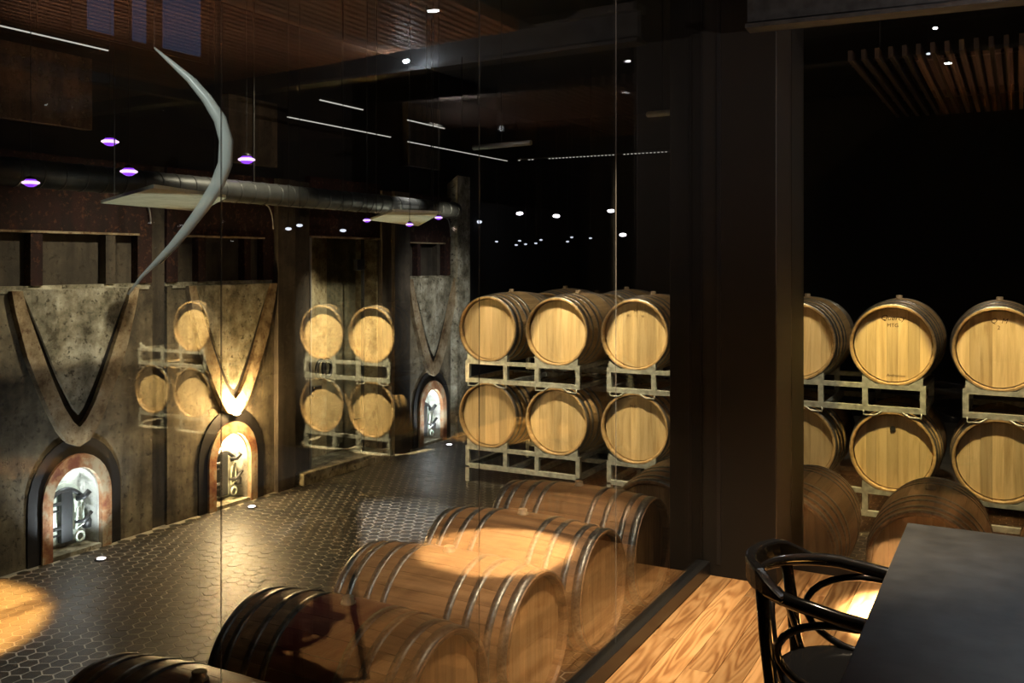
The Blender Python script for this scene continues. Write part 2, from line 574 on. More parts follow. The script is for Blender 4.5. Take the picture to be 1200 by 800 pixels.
# ------------------------------------------------------------------ shell
# tasting room floor: slab with one board per object
floor = box('floor', M_black, GX, RXG + 0.05, -1.2, GY + 0.1, FZ, -0.02, **S_)
BW = 0.115
bcache = {}
x = GX + 0.035
col = 0
fl_rel = Vector(((GX + RXG + 0.05) / 2, (-1.2 + GY + 0.1) / 2, FZ))
while x + BW < RXG + 0.03:
    y = -1.2 + random.uniform(-1.0, 0)
    while y < GY - 0.02:
        ln = random.choice((0.9, 1.2, 1.5, 1.8))
        a, b = max(y, -1.2), min(y + ln, GY)
        if b - a > 0.05:
            k = round(b - a, 2)
            if k not in bcache:
                hx, hy = BW / 2 - 0.0009, k / 2 - 0.001
                bcache[k] = MB().add(
                    [(-hx, -hy, -0.018), (hx, -hy, -0.018), (hx, hy, -0.018), (-hx, hy, -0.018),
                     (-hx, -hy, -0.001), (hx, -hy, -0.001), (hx, hy, -0.001), (-hx, hy, -0.001),
                     (-hx + .001, -hy + .001, 0), (hx - .001, -hy + .001, 0), (hx - .001, hy - .001, 0), (-hx + .001, hy - .001, 0)],
                    [(0, 1, 5, 4), (1, 2, 6, 5), (2, 3, 7, 6), (3, 0, 4, 7), (4, 5, 9, 8), (5, 6, 10, 9), (6, 7, 11, 10), (7, 4, 8, 11), (8, 9, 10, 11)]).mesh('floorboard')
            link('floorboard', bcache[k], M_floor, floor, Vector((x + BW / 2, (a + b) / 2, 0)) - fl_rel)
        y += ln
    x += BW
    col += 1

# cellar floor: hexagon tiles over pale grout
floor2 = box('floor', M_grout, -7.2, 9.0, -1.6, 13.2, FZ - 0.15, FZ - 0.0008, **S_)
f2 = Vector(floor2.location)
HS = 0.052   # hex centre-to-corner
hexes = []
dyh = HS * 1.5
dxh = HS * math.sqrt(3)
r_ = 0
yy = 0.6
fwd = (-math.sin(YAW), math.cos(YAW))
rgt = (math.cos(YAW), math.sin(YAW))
while yy < 9.4:
    xx = -5.72 + (dxh / 2 if r_ % 2 else 0)
    while xx < 1.6:
        if xx < GX - 0.1 or yy > GY + 0.15:
            d = xx * fwd[0] + yy * fwd[1]
            u = 600 + FPX * (xx * rgt[0] + yy * rgt[1]) / max(d, 0.1)
            v = VH + FPX * (EYE - FZ) / max(d, 0.1)
            seen = d > 0.5 and -10 < u < 1210 and v < 810 and xx < -2.95
            hexes.append((d if seen else 1e3 + d, xx, yy))
        xx += dxh
    yy += dyh
    r_ += 1
hexes.sort()


def hex_geo(cx, cy, z, s, mb):
    o_ = [(cx + s * math.sin(math.pi / 3 * k), cy + s * math.cos(math.pi / 3 * k)) for k in range(6)]
    i_ = [(cx + (s - .003) * math.sin(math.pi / 3 * k), cy + (s - .003) * math.cos(math.pi / 3 * k)) for k in range(6)]
    vs = [(a, b, z - .006) for a, b in o_] + [(a, b, z - .0015) for a, b in o_] + [(a, b, z) for a, b in i_]
    fs = [(k, (k + 1) % 6, (k + 1) % 6 + 6, k + 6) for k in range(6)] + [(k + 6, (k + 1) % 6 + 6, (k + 1) % 6 + 12, k + 12) for k in range(6)] + [tuple(range(12, 18))]
    mb.add(vs, fs)


hm = MB()
hex_geo(0, 0, 0, HS - .0022, hm)
hex_me = hm.mesh('hexagon_tile')
for d, hx, hy in hexes[:300]:
    link('hexagon_tile', hex_me, M_tile, floor2, Vector((hx, hy, FZ + random.uniform(-.0008, .0008))) - f2)
hm = MB()
for d, hx, hy in hexes[300:]:
    hex_geo(hx - f2.x, hy - f2.y, FZ - f2.z + random.uniform(-.0008, .0008), HS - .0022, hm)
me = bpy.data.meshes.new('hexagon_tile_field')
me.from_pydata(hm.v, [], hm.f)
o = link('hexagon_tile_field', me, M_tile, floor2)
tag(o, kind='stuff')

box('ceiling', M_blackwall, -7.2, 9.0, -1.6, 13.2, CEIL, CEIL + 0.1, **S_)
box('wall_back', M_blackwall, -7.2, 9.0, 13.0, 13.15, FZ, CEIL, **S_)
box('wall_right', M_blackwall, 8.9, 9.05, -1.6, 13.0, FZ, CEIL, **S_)
box('wall_front', M_blackwall, -7.2, 9.0, -1.6, -1.5, FZ, CEIL, **S_)

# ------------------------------------------------------------------ left wall with vats
wall = empty('wall_left', (WX, 4, FZ), **S_)
wo = Vector((WX, 4, FZ))


def wbox(name, mat, x0, x1, y0, y1, z0, z1, bevel=0, **kw):
    return tag(MB().box(x0 - wo.x, x1 - wo.x, y0 - wo.y, y1 - wo.y, z0 - wo.z, z1 - wo.z).build(name, mat, wall, bevel=bevel), **kw)


wbox('wall_core', M_blackwall, -6.9, -6.6, -1.5, 13.0, FZ, CEIL)
wbox('upper_wall', M_blackwall, -6.6, WX - 0.06, -1.5, 9.9, 2.32, CEIL)
wbox('far_wall', M_blackwall, -6.6, WX - 0.1, 9.5, 13.0, FZ, 2.32)
wbox('near_wall', M_conc_dark, -6.6, WX - 0.02, -1.5, 3.58, FZ, 2.32)
wbox('rough_plaster', M_rough, WX - 0.06, WX + 0.02, 1.5, 4.42, 2.52, 3.02)
wbox('concrete_block', M_conc_dark, WX - 0.06, WX + 0.02, 5.72, 6.30, 2.42, 2.98)
wbox('concrete_block', M_conc_dark, WX - 0.06, WX + 0.02, 8.32, 8.95, 2.62, 3.3)


def arch(hw, top, zb, n=14):
    """arch outline (y, z), open at the bottom: from (-hw, zb) round to (hw, zb)"""
    pts = [(-hw, zb)]
    rz = min(hw * 1.15, top - zb)
    for k in range(n + 1):
        a = math.pi - math.pi * k / n
        pts.append((hw * math.cos(a), top - rz + rz * math.sin(a)))
    pts.append((hw, zb))
    return pts


def band_between(mb, outer, inner, x0, x1):
    n = len(outer)
    vs = []
    for P in (outer, inner):
        for xx in (x0, x1):
            vs += [(xx, y, z) for y, z in P]
    fs = []
    for i in range(n - 1):
        a, b, c, d = i, n + i, 2 * n + i, 3 * n + i
        fs += [(a, a + 1, b + 1, b), (c, d, d + 1, c + 1), (b, b + 1, d + 1, d), (a, c, c + 1, a + 1)]
    fs += [(0, n, 3 * n, 2 * n), (n - 1, 3 * n - 1, 4 * n - 1, 2 * n - 1)]
    mb.add(vs, fs)


V_OUT = [(-.50, 1.40), (-.47, 1.25), (-.39, .96), (-.31, .76), (-.225, .57), (-.15, .43), (-.085, .345), (0, .31)]
V_GO = [(-.425, 1.40), (-.40, 1.30), (-.345, 1.15), (-.25, .90), (-.185, .745), (-.12, .60), (-.05, .49), (0, .445)]
V_GI = [(-.42, 1.40), (-.375, 1.30), (-.31, 1.16), (-.215, .935), (-.155, .80), (-.10, .69), (-.04, .575), (0, .53)]


def mirror(p):
    return p + [(-y, z) for y, z in reversed(p[:-1])]


def make_vat(y0, y1, cy, label, variant):
    """y0..y1 span on the wall, cy the centre of its manhole"""
    root = empty('concrete_vat', (WX, cy, FZ), 0, label, 'wine vat', 'concrete wine vats along the left wall')
    a, b = y0 - cy, y1 - cy
    zb = 0.0
    Z = -FZ  # local z = world z + Z
    sh = lambda P: [(y, z + Z) for y, z in P]
    ar = arch(.27, .24 + Z, zb)
    body = [(a, zb)] + ar + [(b, zb), (b, 1.40 + Z), (a, 1.40 + Z)]
    # body is a slab with the arched niche cut out of it, split down the middle to keep faces simple
    half = len(ar) // 2
    left = [(a, zb)] + ar[:half + 1] + [(ar[half][0], 1.40 + Z), (a, 1.40 + Z)]
    right = [(ar[half][0], 1.40 + Z)] + ar[half:] + [(b, zb), (b, 1.40 + Z)]
    m = MB()
    m.prism_x(left, -0.75, 0)
    m.prism_x(right, -0.75, 0)
    m.build('body', M_conc_body, root)
    MB().box(-0.75, -0.02, a, b, 1.402 + Z, 1.43 + Z).box(-0.02, .012, a + .04, b - .04, 1.385 + Z, 1.405 + Z).build('ledge', M_conc_pale, root)
    # upper window band
    w = (b - a)
    up = MB()
    up.box(-.10, -.075, a, b, 1.43 + Z, 1.80 + Z)
    up.build('window_back', M_conc_dark, root)
    fr = MB()
    fr.box(-.10, 0, a, b, 1.80 + Z, 2.32 + Z)
    fr.build('lintel', M_redpaint, root)
    cuts = (a, a + .11, a + w * .27, a + w * .335, a + w * .70, a + w * .76, b - .13, b)
    for i in (0, 2, 4, 6):
        MB().box(-.075, -.004, cuts[i], cuts[i + 1], 1.43 + Z, 1.80 + Z).build('mullion', M_redpaint if i != 4 or variant else M_conc_dark, root)
    MB().box(-.075, .006, a + .10, b - .12, 1.785 + Z, 1.80 + Z).build('window_trim', M_conc_band, root)
    # pointed relief of the outlet
    out, go, gi = mirror(V_OUT), mirror(V_GO), mirror(V_GI)
    mb = MB()
    band_between(mb, sh(out), sh(go), -.01, .05)
    mb.build('pointed_band', M_conc_band, root)
    mb = MB()
    band_between(mb, sh(go), sh(gi), -.01, .012)
    mb.build('dark_joint', M_darkgap, root)
    MB().prism_x(sh(gi), -.01, .035).build('tapered_plate', M_conc_pale, root)
    # arched manhole
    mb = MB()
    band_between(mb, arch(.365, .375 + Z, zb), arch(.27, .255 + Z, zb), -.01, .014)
    mb.build('arch_shade_band', M_darkgap, root)  # dark band put in for the shaded recess round the arch
    mb = MB()
    oo, ii = arch(.272, .258 + Z, zb), arch(.195, .165 + Z, zb)
    band_between(mb, oo, ii, -.03, .035)
    mb.build('arch_frame', M_rust, root)
    mb = MB()
    band_between(mb, arch(.225, .20 + Z, zb), arch(.185, .15 + Z, zb), -.15, -.005)
    mb.build('niche_lining', M_niche, root)
    MB().prism_x(arch(.22, .19 + Z, zb), -.16, -.14).build('niche_back', M_niche, root)
    dr = MB().prism_x(arch(.150, .04 + Z, .06), -.14, -.115).build('manhole_door', M_white_metal, root)
    MB().box(-.115, -.07, -.055, .035, .07, .43).build('door_plate', M_cast, dr, bevel=.006)
    pts = [(-.085, -.16 + .28 * k / 10, .34 + .10 * math.sin(math.pi * (k + 1) / 12)) for k in range(11)]
    MB().tube(pts, .016, 8).build('clamp_bar', M_cast, dr)
    for zz in (.17, .34):
        MB().tube([(-.10, -.165, zz), (-.05, -.12, zz + .02), (-.05, -.075, zz + .02)], .013, 8).build('hinge', M_cast, dr)
        MB().tube([(-.10, -.165, zz - .045), (-.06, -.12, zz - .03), (-.06, -.08, zz - .03)], .008, 8).build('hinge', M_cast, dr)
        MB().lathe([(.024, -.04), (.024, .04)], 10).build('hinge_pin', M_cast, dr, (-.09, -.16, zz))
    MB().tube([(-.07, .06, .15), (-.05, .055, .30), (-.05, .095, .33), (-.05, .105, .18), (-.07, .06, .15)], .008, 6).build('handle', M_white_metal, dr)
    MB().tube([(-.08, .07, .36), (-.04, .10, .37), (-.02, .13, .41)], .020, 8).build('clamp_knob', M_cast, dr)
    MB().tube([(-.07, .05, .20), (-.04, .10, .20), (-.02, .15, .26)], .014, 8).build('tap', M_cast, dr)
    MB().lathe([(.03, -.03), (.035, .02), (.02, .04)], 10).build('cap', M_cast, dr, (-.07, .145, .17))
    ring = [(-.04, .07 + .032 * math.cos(t), .10 + .032 * math.sin(t)) for t in [2 * math.pi * k / 14 for k in range(15)]]
    MB().tube(ring, .009, 6, cap=False).build('valve_ring', M_white_metal, dr)
    MB().box(-.26, .03, -.19, .19, 0, .03).build('threshold', M_conc_pale, root)
    # slim pale tube standing in for a lit curved edge at the vat head
    MB().tube([(.02, b - .12 + .09 * math.sin(t), 1.86 + Z + .22 * math.cos(t)) for t in [1.5 * k / 8 for k in range(9)]], .006, 6).build('lit_edge', M_pipe, root)
    return root


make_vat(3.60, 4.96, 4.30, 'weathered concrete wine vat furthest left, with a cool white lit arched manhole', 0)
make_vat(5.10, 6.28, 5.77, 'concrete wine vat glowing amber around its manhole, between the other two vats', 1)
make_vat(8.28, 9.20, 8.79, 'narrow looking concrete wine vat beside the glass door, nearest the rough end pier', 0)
wbox('pilaster', M_conc_dark, WX - .7, WX - .03, 4.96, 5.10, FZ, 2.32)
wbox('pilaster', M_conc_dark, WX - .7, WX + .05, 6.28, 6.50, FZ, 2.32)
wbox('pilaster', M_conc_dark, WX - .7, WX - .01, 6.50, 6.76, FZ, 2.32)
wbox('pilaster', M_conc_dark, WX - .7, WX + .03, 7.84, 8.00, FZ, 2.32)
wbox('pilaster', M_conc_dark, WX - .7, WX + .07, 8.00, 8.28, FZ, 2.32)
# end pier, jagged at its top
m = MB()
m.add([(0, 0, 0), (.30, 0, 0), (.30, .28, 0), (0, .28, 0),
       (0, 0, 2.82), (.30, 0, 3.02), (.30, .28, 3.02), (0, .28, 2.82),
       ], [(0, 1, 2, 3), (4, 5, 6, 7), (0, 1, 5, 4), (1, 2, 6, 5), (2, 3, 7, 6), (3, 0, 4, 7)])
o = m.build('end_pier', M_conc_pale, wall, Vector((WX - .22, 9.22, FZ)) - wo)

# glass door in the gap
door = empty('door_1', (WX, 6.76, FZ), **S_)


def dbox(name, mat, x0, x1, y0, y1, z0, z1, par=None, bevel=0):
    return MB().box(x0, x1, y0, y1, z0, z1).build(name, mat, par or door, bevel=bevel)


dbox('back_panel', M_conc_band, -.36, -.30, -.2, .60, 0, 2.3)
dbox('back_panel', M_conc_body, -.36, -.30, .60, 1.3, 0, 2.3)
dbox('side_panel', M_conc_band, -.30, -.03, 1.06, 1.085, 0, 2.28)
dbox('sill', M_conc_pale, -.36, .10, -.2, 1.12, 0, .11, bevel=.01)
dbox('head_frame', M_redpaint, -.36, .0, 0, 1.08, 2.27, 2.82)
pane = dbox('door_pane', M_doorglass, -.022, -.010, .02, 1.06, .12, 2.25)
dbox('edge_strip', M_pipe, -.03, .004, .0, .018, .11, 2.27)
dbox('edge_strip', M_conc_band, -.03, .004, .0, 1.08, 2.25, 2.27)
dbox('edge_strip', M_channel, -.03, .004, .80, .812, .11, 2.25)
for k in (0, 1):
    MB().tube([(.02, .13 + .085 * k + .062 * math.cos(t), 1.02 + .085 * math.sin(t)) for t in [2 * math.pi * i / 20 for i in range(21)]], .017, 8, cap=False).build('pull_ring', M_black, door)
dbox('lock_box', M_black, -.01, .03, .02, .13, .77, .87, bevel=.004)
dbox('hinge_patch', M_black, -.03, .02, .68, .80, 1.94, 2.05, bevel=.004)
dbox('hinge_patch', M_black, -.03, .02, .68, .80, .36, .47, bevel=.004)

# dusk-blue clerestory window high in the left wall
win = empty('window_1', (WX + .03, 4.35, 3.22), **S_)
for ya, yb in ((.02, .24), (.40, .52), (.68, 1.05)):
    MB().box(0, .01, ya, yb, 0, .5).build('window_pane', M_winblue, win)
MB().box(-.02, 0, -.1, 1.15, -.04, .55).build('window_frame', M_black, win)

# ------------------------------------------------------------------ tasting room glass walls


def pane_run(n, x0, x1, y0, y1, z1):
    r = empty('window_%d' % n, ((x0 + x1) / 2, (y0 + y1) / 2, 0), **S_)
    return r


def glass_x(n, X, ys, z0=0.07, z1=3.62):
    r = empty('window_%d' % n, (X, (ys[0] + ys[-1]) / 2, 0), **S_)
    oy = (ys[0] + ys[-1]) / 2
    for a, b in zip(ys[:-1], ys[1:]):
        MB().sheet_x(-.004, .004, a + .0012 - oy, b - .0012 - oy, z0 - .03, z1).build('glass_pane', M_pane, r)
    for s in ys[1:-1]:
        MB().box(-.0015, .0015, s - .0012 - oy, s + .0012 - oy, z0, z1).build('seam', M_silicone, r)
    MB().box(-.035, .035, ys[0] - oy, ys[-1] - oy, 0, z0).build('base_channel', M_channel, r, bevel=.003)
    MB().box(-.035, .035, ys[0] - oy, ys[-1] - oy, z1, CEIL if z1 > 3 else z1 + .06).build('head_channel', M_channel, r)


glass_x(2, GX, (-1.45, -.75, .32, 1.39, 2.42, 3.50, 4.70))
glass_x(4, RXG + .06, (-1.45, -.2, 1.0, 2.2, 3.4, GY - .04), z0=.05, z1=2.62)
r = empty('window_3', (.4, GY, 0), **S_)
for a, b in ((-1.05, .30), (.30, RXG)):
    MB().box(a + .004 - .4, b - .004 - .4, -.006, .006, .04, 3.62).build('glass_pane', M_pane, r)
MB().box(-1.45, RXG + .06 - .4, -.035, .035, 0, .05).build('base_channel', M_channel, r, bevel=.003)
MB().box(-1.45, RXG + .06 - .4, -.035, .035, 3.62, CEIL).build('head_channel', M_channel, r)

col = empty('corner_column', (-1.33, 5.0, FZ), label='wide black steel-clad corner column between the two glass walls', cat='column')
MB().box(-.27, .28, -.32, .34, 0, CEIL - FZ).build('cladding', M_column, col, bevel=.006)
MB().box(-.02, .0, -.324, -.32, .5, CEIL - FZ).build('joint_strip', M_channel, col)
MB().box(-.105, -.098, -.325, -.32, .5, CEIL - FZ).build('joint_strip', M_channel, col)

# ------------------------------------------------------------------ barrels
BL, BR, BHR, NS = 0.95, 0.330, 0.300, 26


def prof(y):
    t = abs(y) / (BL / 2)
    return BR - (BR - BHR) * t ** 2.1


def stave_mesh():
    ys = [-.475, -.462, -.38, -.25, -.12, 0, .12, .25, .38, .462, .475]
    ha = math.pi / NS - .0022
    vs, fs = [], []
    for y in ys:
        r = prof(y)
        ri = r - (.024 if abs(y) < .47 else .014)
        if abs(y) > .47:
            r -= .003
        ro = [(r, -ha), (r * 1.0012, -ha / 2), (r * 1.002, 0), (r * 1.0012, ha / 2), (r, ha), (ri, ha), (ri, -ha)]
        vs += [(q * math.sin(t), y, q * math.cos(t)) for q, t in ro]
    n = 7
    for i in range(len(ys) - 1):
        for k in range(n):
            a, b = i * n + k, i * n + (k + 1) % n
            fs.append((a, b, b + n, a + n))
    fs += [tuple(range(n)), tuple(reversed(range((len(ys) - 1) * n, len(ys) * n)))]
    return vs, fs


def mat_copy(me, mat):
    m2 = me.copy()
    m2.materials.clear()
    m2.materials.append(mat)
    return m2


sv, sf = stave_mesh()
STAVE = MB().add(sv, sf).mesh('stave')
BODY = MB()
for k in range(NS):
    R = Matrix.Rotation(2 * math.pi * k / NS, 4, 'Y')
    BODY.add([R @ Vector(p) for p in sv], sf)
BODY = BODY.mesh('body')


def hoop_mesh(y0, w):
    pr = []
    for y in (y0 - w / 2, y0 - w / 2, y0 + w / 2, y0 + w / 2):
        pr.append(y)
    p = [(prof(pr[0]) - .004, pr[0]), (prof(pr[0]) + .0035, pr[0]), (prof(y0) + .0042, y0), (prof(pr[2]) + .0035, pr[2]), (prof(pr[2]) - .004, pr[2])]
    return MB().lathe(p, 52, 'y', caps=False).mesh('hoop')


HOOPS = [hoop_mesh(-.448, .042), hoop_mesh(-.375, .034), hoop_mesh(-.265, .034), hoop_mesh(-.17, .032)]
HRAD = .272
# head boards, cut to the circle
cuts = [-HRAD, -.185, -.115, -.04, .035, .105, .185, HRAD]


def board_mesh(a, b):
    a2, b2 = a + .0005, b - .0005
    n = 7
    xs = [a2 + (b2 - a2) * k / n for k in range(n + 1)]
    top = [(q, math.sqrt(max(HRAD ** 2 - q * q, 0))) for q in xs]
    poly = top + [(q, -z) for q, z in reversed(top)]
    poly = [p for i, p in enumerate(poly) if i == 0 or (abs(p[0] - poly[i - 1][0]) + abs(p[1] - poly[i - 1][1])) > 1e-5]
    n = len(poly)
    vs = [(x, 0, z) for x, z in poly] + [(x, .02, z) for x, z in poly]
    fs = [tuple(range(n)), tuple(reversed(range(n, 2 * n)))] + [(i, (i + 1) % n, (i + 1) % n + n, i + n) for i in range(n)]
    return MB().add(vs, fs).mesh('head_board')


BOARDS = [board_mesh(a, b) for a, b in zip(cuts[:-1], cuts[1:])]
HEAD = MB().lathe([(HRAD, 0), (HRAD, .02)], 36, 'y').mesh('head')
BUNG = MB().lathe([(.030, -.004), (.030, .006), (.022, .006), (.025, .024), (.020, .028)], 14, 'z').mesh('bung')
BUNGH = MB().lathe([(.019, -.006), (.019, 0), (.010, .0)], 16, 'y').mesh('tap_bung')


def make_barrel(mats, staves=True, boards=True):
    sm, hm_, pm = mats
    key = tuple(x.name for x in mats)
    g = lambda me: cache.setdefault((me.name,) + key, None)
    root = empty('wine_barrel')
    stv = cache.setdefault(('s', sm.name), mat_copy(STAVE, sm))
    bdy = cache.setdefault(('b', sm.name), mat_copy(BODY, sm))
    if staves:
        for k in range(NS):
            link('stave', stv, None, root, (0, 0, BR), (0, 2 * math.pi * k / NS, 0))
    else:
        link('body', bdy, None, root, (0, 0, BR))
    for i, h in enumerate(HOOPS):
        hh = cache.setdefault(('h', i, pm.name), mat_copy(h, pm))
        for s in (0, math.pi):
            link('hoop', hh, None, root, (0, 0, BR), (0, 0, s))
    if boards:
        for i, bmesh_ in enumerate(BOARDS):
            bb = cache.setdefault(('hb', i, hm_.name), mat_copy(bmesh_, hm_))
            link('head_board', bb, None, root, (0, -BL / 2 + .04, BR))
    else:
        link('head', cache.setdefault(('hd', hm_.name), mat_copy(HEAD, hm_)), None, root, (0, -BL / 2 + .04, BR))
    link('head', cache.setdefault(('hd', hm_.name), mat_copy(HEAD, hm_)), None, root, (0, BL / 2 - .06, BR))
    top = [c for c in root.children if c.name.startswith('stave')]
    if top:
        link('bung', BUNG, M_bung, top[0], (0, 0, BR))
    else:
        link('bung', BUNG, M_bung, root, (0, 0, 2 * BR))
    return root


cache = {}
NEW = (M_stave_new, M_head_new, M_hoop)
OLD = (M_stave_old, M_head_old, M_hoop)
WINE = (M_stave_wine, M_head_old, M_hoop_dark)


def place(src, x, y, z, rz, label, group, first):
    o = src if first else copy_tree(src)
    o.location = (x, y, z)
    o.rotation_euler = (0, 0, rz)
    tag(o, label, 'barrel', group)
    return o


def cradle(x, y, z, rz, w, label, group):
    """low black steel cradle under a floor barrel"""
    r = empty('barrel_cradle', (x, y, FZ), rz, label, 'barrel stand', group)
    h = z - FZ
    for s in (-.22, .22):
        MB().box(-w / 2, w / 2, s - .02, s + .02, 0, .03).build('base_bar', M_steel_dark, r)
        for q in (-1, 1):
            MB().add([(q * .08, s - .02, .03), (q * .20, s - .02, .03), (q * .20, s - .02, h + .052), (q * .17, s - .02, h + .045),
                      (q * .08, s + .02, .03), (q * .20, s + .02, .03), (q * .20, s + .02, h + .052), (q * .17, s + .02, h + .045)],
                     [(0, 1, 2, 3), (4, 5, 6, 7), (0, 1, 5, 4), (1, 2, 6, 5), (2, 3, 7, 6), (3, 0, 4, 7)]).build('wedge', M_steel_dark, r)
    return r


# row of barrels just outside the left glass, heads towards the glass
HX = -1.87
NZ = -.42
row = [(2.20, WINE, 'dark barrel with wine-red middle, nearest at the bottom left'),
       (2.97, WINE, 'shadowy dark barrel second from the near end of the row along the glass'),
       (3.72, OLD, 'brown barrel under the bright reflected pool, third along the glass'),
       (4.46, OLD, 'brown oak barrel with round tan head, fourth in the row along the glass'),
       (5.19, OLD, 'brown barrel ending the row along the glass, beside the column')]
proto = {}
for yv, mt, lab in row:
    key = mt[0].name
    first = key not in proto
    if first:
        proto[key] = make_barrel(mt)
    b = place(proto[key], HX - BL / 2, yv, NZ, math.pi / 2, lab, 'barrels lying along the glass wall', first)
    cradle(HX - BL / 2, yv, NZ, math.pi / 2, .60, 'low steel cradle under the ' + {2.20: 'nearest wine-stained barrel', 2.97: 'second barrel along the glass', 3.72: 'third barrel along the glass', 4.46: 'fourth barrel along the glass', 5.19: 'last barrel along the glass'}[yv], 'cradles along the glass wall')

# row in front of the racks, heads towards the tasting room
for i, (xv, lab) in enumerate([(-2.03, 'dark end-on barrel on the floor just left of the column'),
                               (-1.22, 'brown end-on barrel on the floor, half hidden by the column'),
                               (-.46, 'brown end-on barrel on the floor, behind the table corner'),
                               (.32, 'brown end-on barrel on the floor, furthest right behind the table')]):
    place(proto[M_stave_old.name], xv, 6.06 + BL / 2 - .475, -.41, 0, lab, 'barrels end-on in front of the racks', False)
    cradle(xv, 6.06, -.41, 0, .60, 'low steel cradle under the %s end-on barrel' % ('leftmost', 'column-side', 'table-corner', 'rightmost')[i], 'cradles in front of the racks')

# racks
ZU, ZL, RY = .97, .18, 7.45
nb = make_barrel(NEW)
nb_used = False
far = make_barrel(NEW, staves=False, boards=False)
far_used = False


def stamp(parent, txt, size, x, z, font_shear=0.0):
    cu = bpy.data.curves.new('stamp', 'FONT')
    cu.body = txt
    cu.size = size
    cu.shear = font_shear
    cu.align_x = 'CENTER'
    cu.extrude = .0004
    tmp = bpy.data.objects.new('stamp_tmp', cu)
    C.objects.link(tmp)
    bpy.context.view_layer.update()
    me = bpy.data.meshes.new_from_object(tmp)
    bpy.data.objects.remove(tmp)
    me.materials.clear()
    me.materials.append(M_ink)
    bd = min((c for c in parent.children if c.name.startswith('head_board')), key=lambda c: abs(c.data.vertices[0].co.x + c.data.vertices[7].co.x - 2 * x))
    return link('burnt_stamp', me, None, bd, (x, -.0006, z), (math.pi / 2, 0, 0))


def rack(xc, yf, zt, label, group, legs=0.0):
    """two-barrel steel rack; zt = height of its top tubes, yf = front plane"""
    r = empty('barrel_rack', (xc, yf + .45, zt - .19 - legs), 0, label, 'barrel rack', group)
    z1, z0 = .19 + legs, .02 + legs
    X = .58
    t = .02
    bars = MB
    for y in (-.45, .27):
        nm = 'front_rail' if y < 0 else 'rear_rail'
        bars().box(-X, X, y, y + .04, z1 - t, z1 + .015).build(nm, M_rack, r)
        bars().box(-X, X, y, y + .04, z0 - t, z0 + t).build(nm, M_rack, r)
        for x in (-X + .02, -.16, .16, X - .02):
            bars().box(x - t, x + t, y + .001, y + .039, z0, z1).build('upright', M_rack, r)
        for c in (-.35, .35):
            for q in (-1, 1):
                bars().add([(c + q * .11, y, z1 + .014), (c + q * .21, y, z1 + .014), (c + q * .21, y, z1 + .075),
                            (c + q * .11, y + .04, z1 + .014), (c + q * .21, y + .04, z1 + .014), (c + q * .21, y + .04, z1 + .075)],
                           [(0, 1, 2), (3, 4, 5), (0, 1, 4, 3), (1, 2, 5, 4), (2, 0, 3, 5)]).build('saddle', M_rack, r)
                # clip hanging below that locates the barrel underneath
                if not legs:
                    bars().tube([(c + q * .20, y + .0, z0 - .015), (c + q * .20, y, z0 - .05), (c + q * .12, y, z0 - .05), (c + q * .07, y, z0 - .016)], .006, 6).build('clip', M_rack, r)
    for x in (-X, X - .04):
        bars().box(x, x + .04, -.41, .27, z0 - t, z0 + t).build('side_rail', M_rack, r)
        bars().box(x, x + .04, -.41, .27, z1 - t, z1 + t - .005).build('side_rail', M_rack, r)
    for c in (-.12, .12):
        bars().box(c - .02, c + .02, -.41, .27, z0 - t, z0 + t).build('side_rail', M_rack, r)
    if legs:
        for x in (-X + .02, X - .02):
            for y in (-.45, .27):
                bars().box(x - t, x + t, y, y + .04, 0, z0).build('leg', M_rack, r)
    return r


names = {
    -4.29: ('far left', 'leftmost barrel'),
    -3.59: ('second', 'second barrel from the left'),
    -2.86: ('third', 'third from the left, crossed by a glass joint'),
    -2.195: ('hid', 'hidden behind the black column'),
    -1.53: ('cut', 'cut off by the right edge of the column'),
    -.83: ('mid', 'middle barrel right of the column'),
    -.13: ('right', 'barrel at the right edge of the photo'),
    .57: ('out', 'last barrel past the right edge'),
}
racks = [(-4.29, -3.59), (-2.86, -2.195), (-1.53, -.83), (-.13, .57)]
rlab = ['left end of the barrel wall', 'left side of the black column', 'right side of the black column', 'right edge of the photo']
for (xa, xb), rl in zip(racks, rlab):
    xc = (xa + xb) / 2
    rack(xc, RY, .665, 'steel rack between the barrel tiers at the ' + rl, 'steel barrel racks')
    rack(xc, RY, -.125, 'steel rack under the lower barrels at the ' + rl, 'steel barrel racks', legs=FZ * -1 - .125 - .19)
    for xv in (xa, xb):
        for z, tier in ((ZU, 'upper'), (ZL, 'lower')):
            b = place(nb, xv, RY + BL / 2, z - BR, 0, 'pale %s rack barrel, %s' % (tier, names[xv][1]), 'pale oak barrels on the racks', False)
            if (xv, tier) == (-.83, 'upper'):
                stamp(b, 'Quercy', .055, 0, .185, .3)
                stamp(b, 'MTG', .038, .0, .135)
                stamp(b, 'Andronico', .03, 0.02, -.235, .2)
            if (xv, tier) == (-.83, 'lower'):
                link('tap_bung', BUNGH, M_steel_dark, b, (0, -BL / 2 + .038, BR + .17))
            if (xv, tier) == (-2.86, 'upper'):
                stamp(b, 'M', .05, 0, .18)
                stamp(b, 'Bo    v    oi', .035, 0, .15)
            if (xv, tier) == (-2.86, 'lower'):
                stamp(b, 'M G', .035, -.02, .17)
            if (xv, tier) == (-.13, 'upper'):
                stamp(b, 'Q  M', .05, 0, .185, .3)
                stamp(b, '2', .04, 0, .14)
bpy.data.objects.remove  # (prototype nb is placed below)
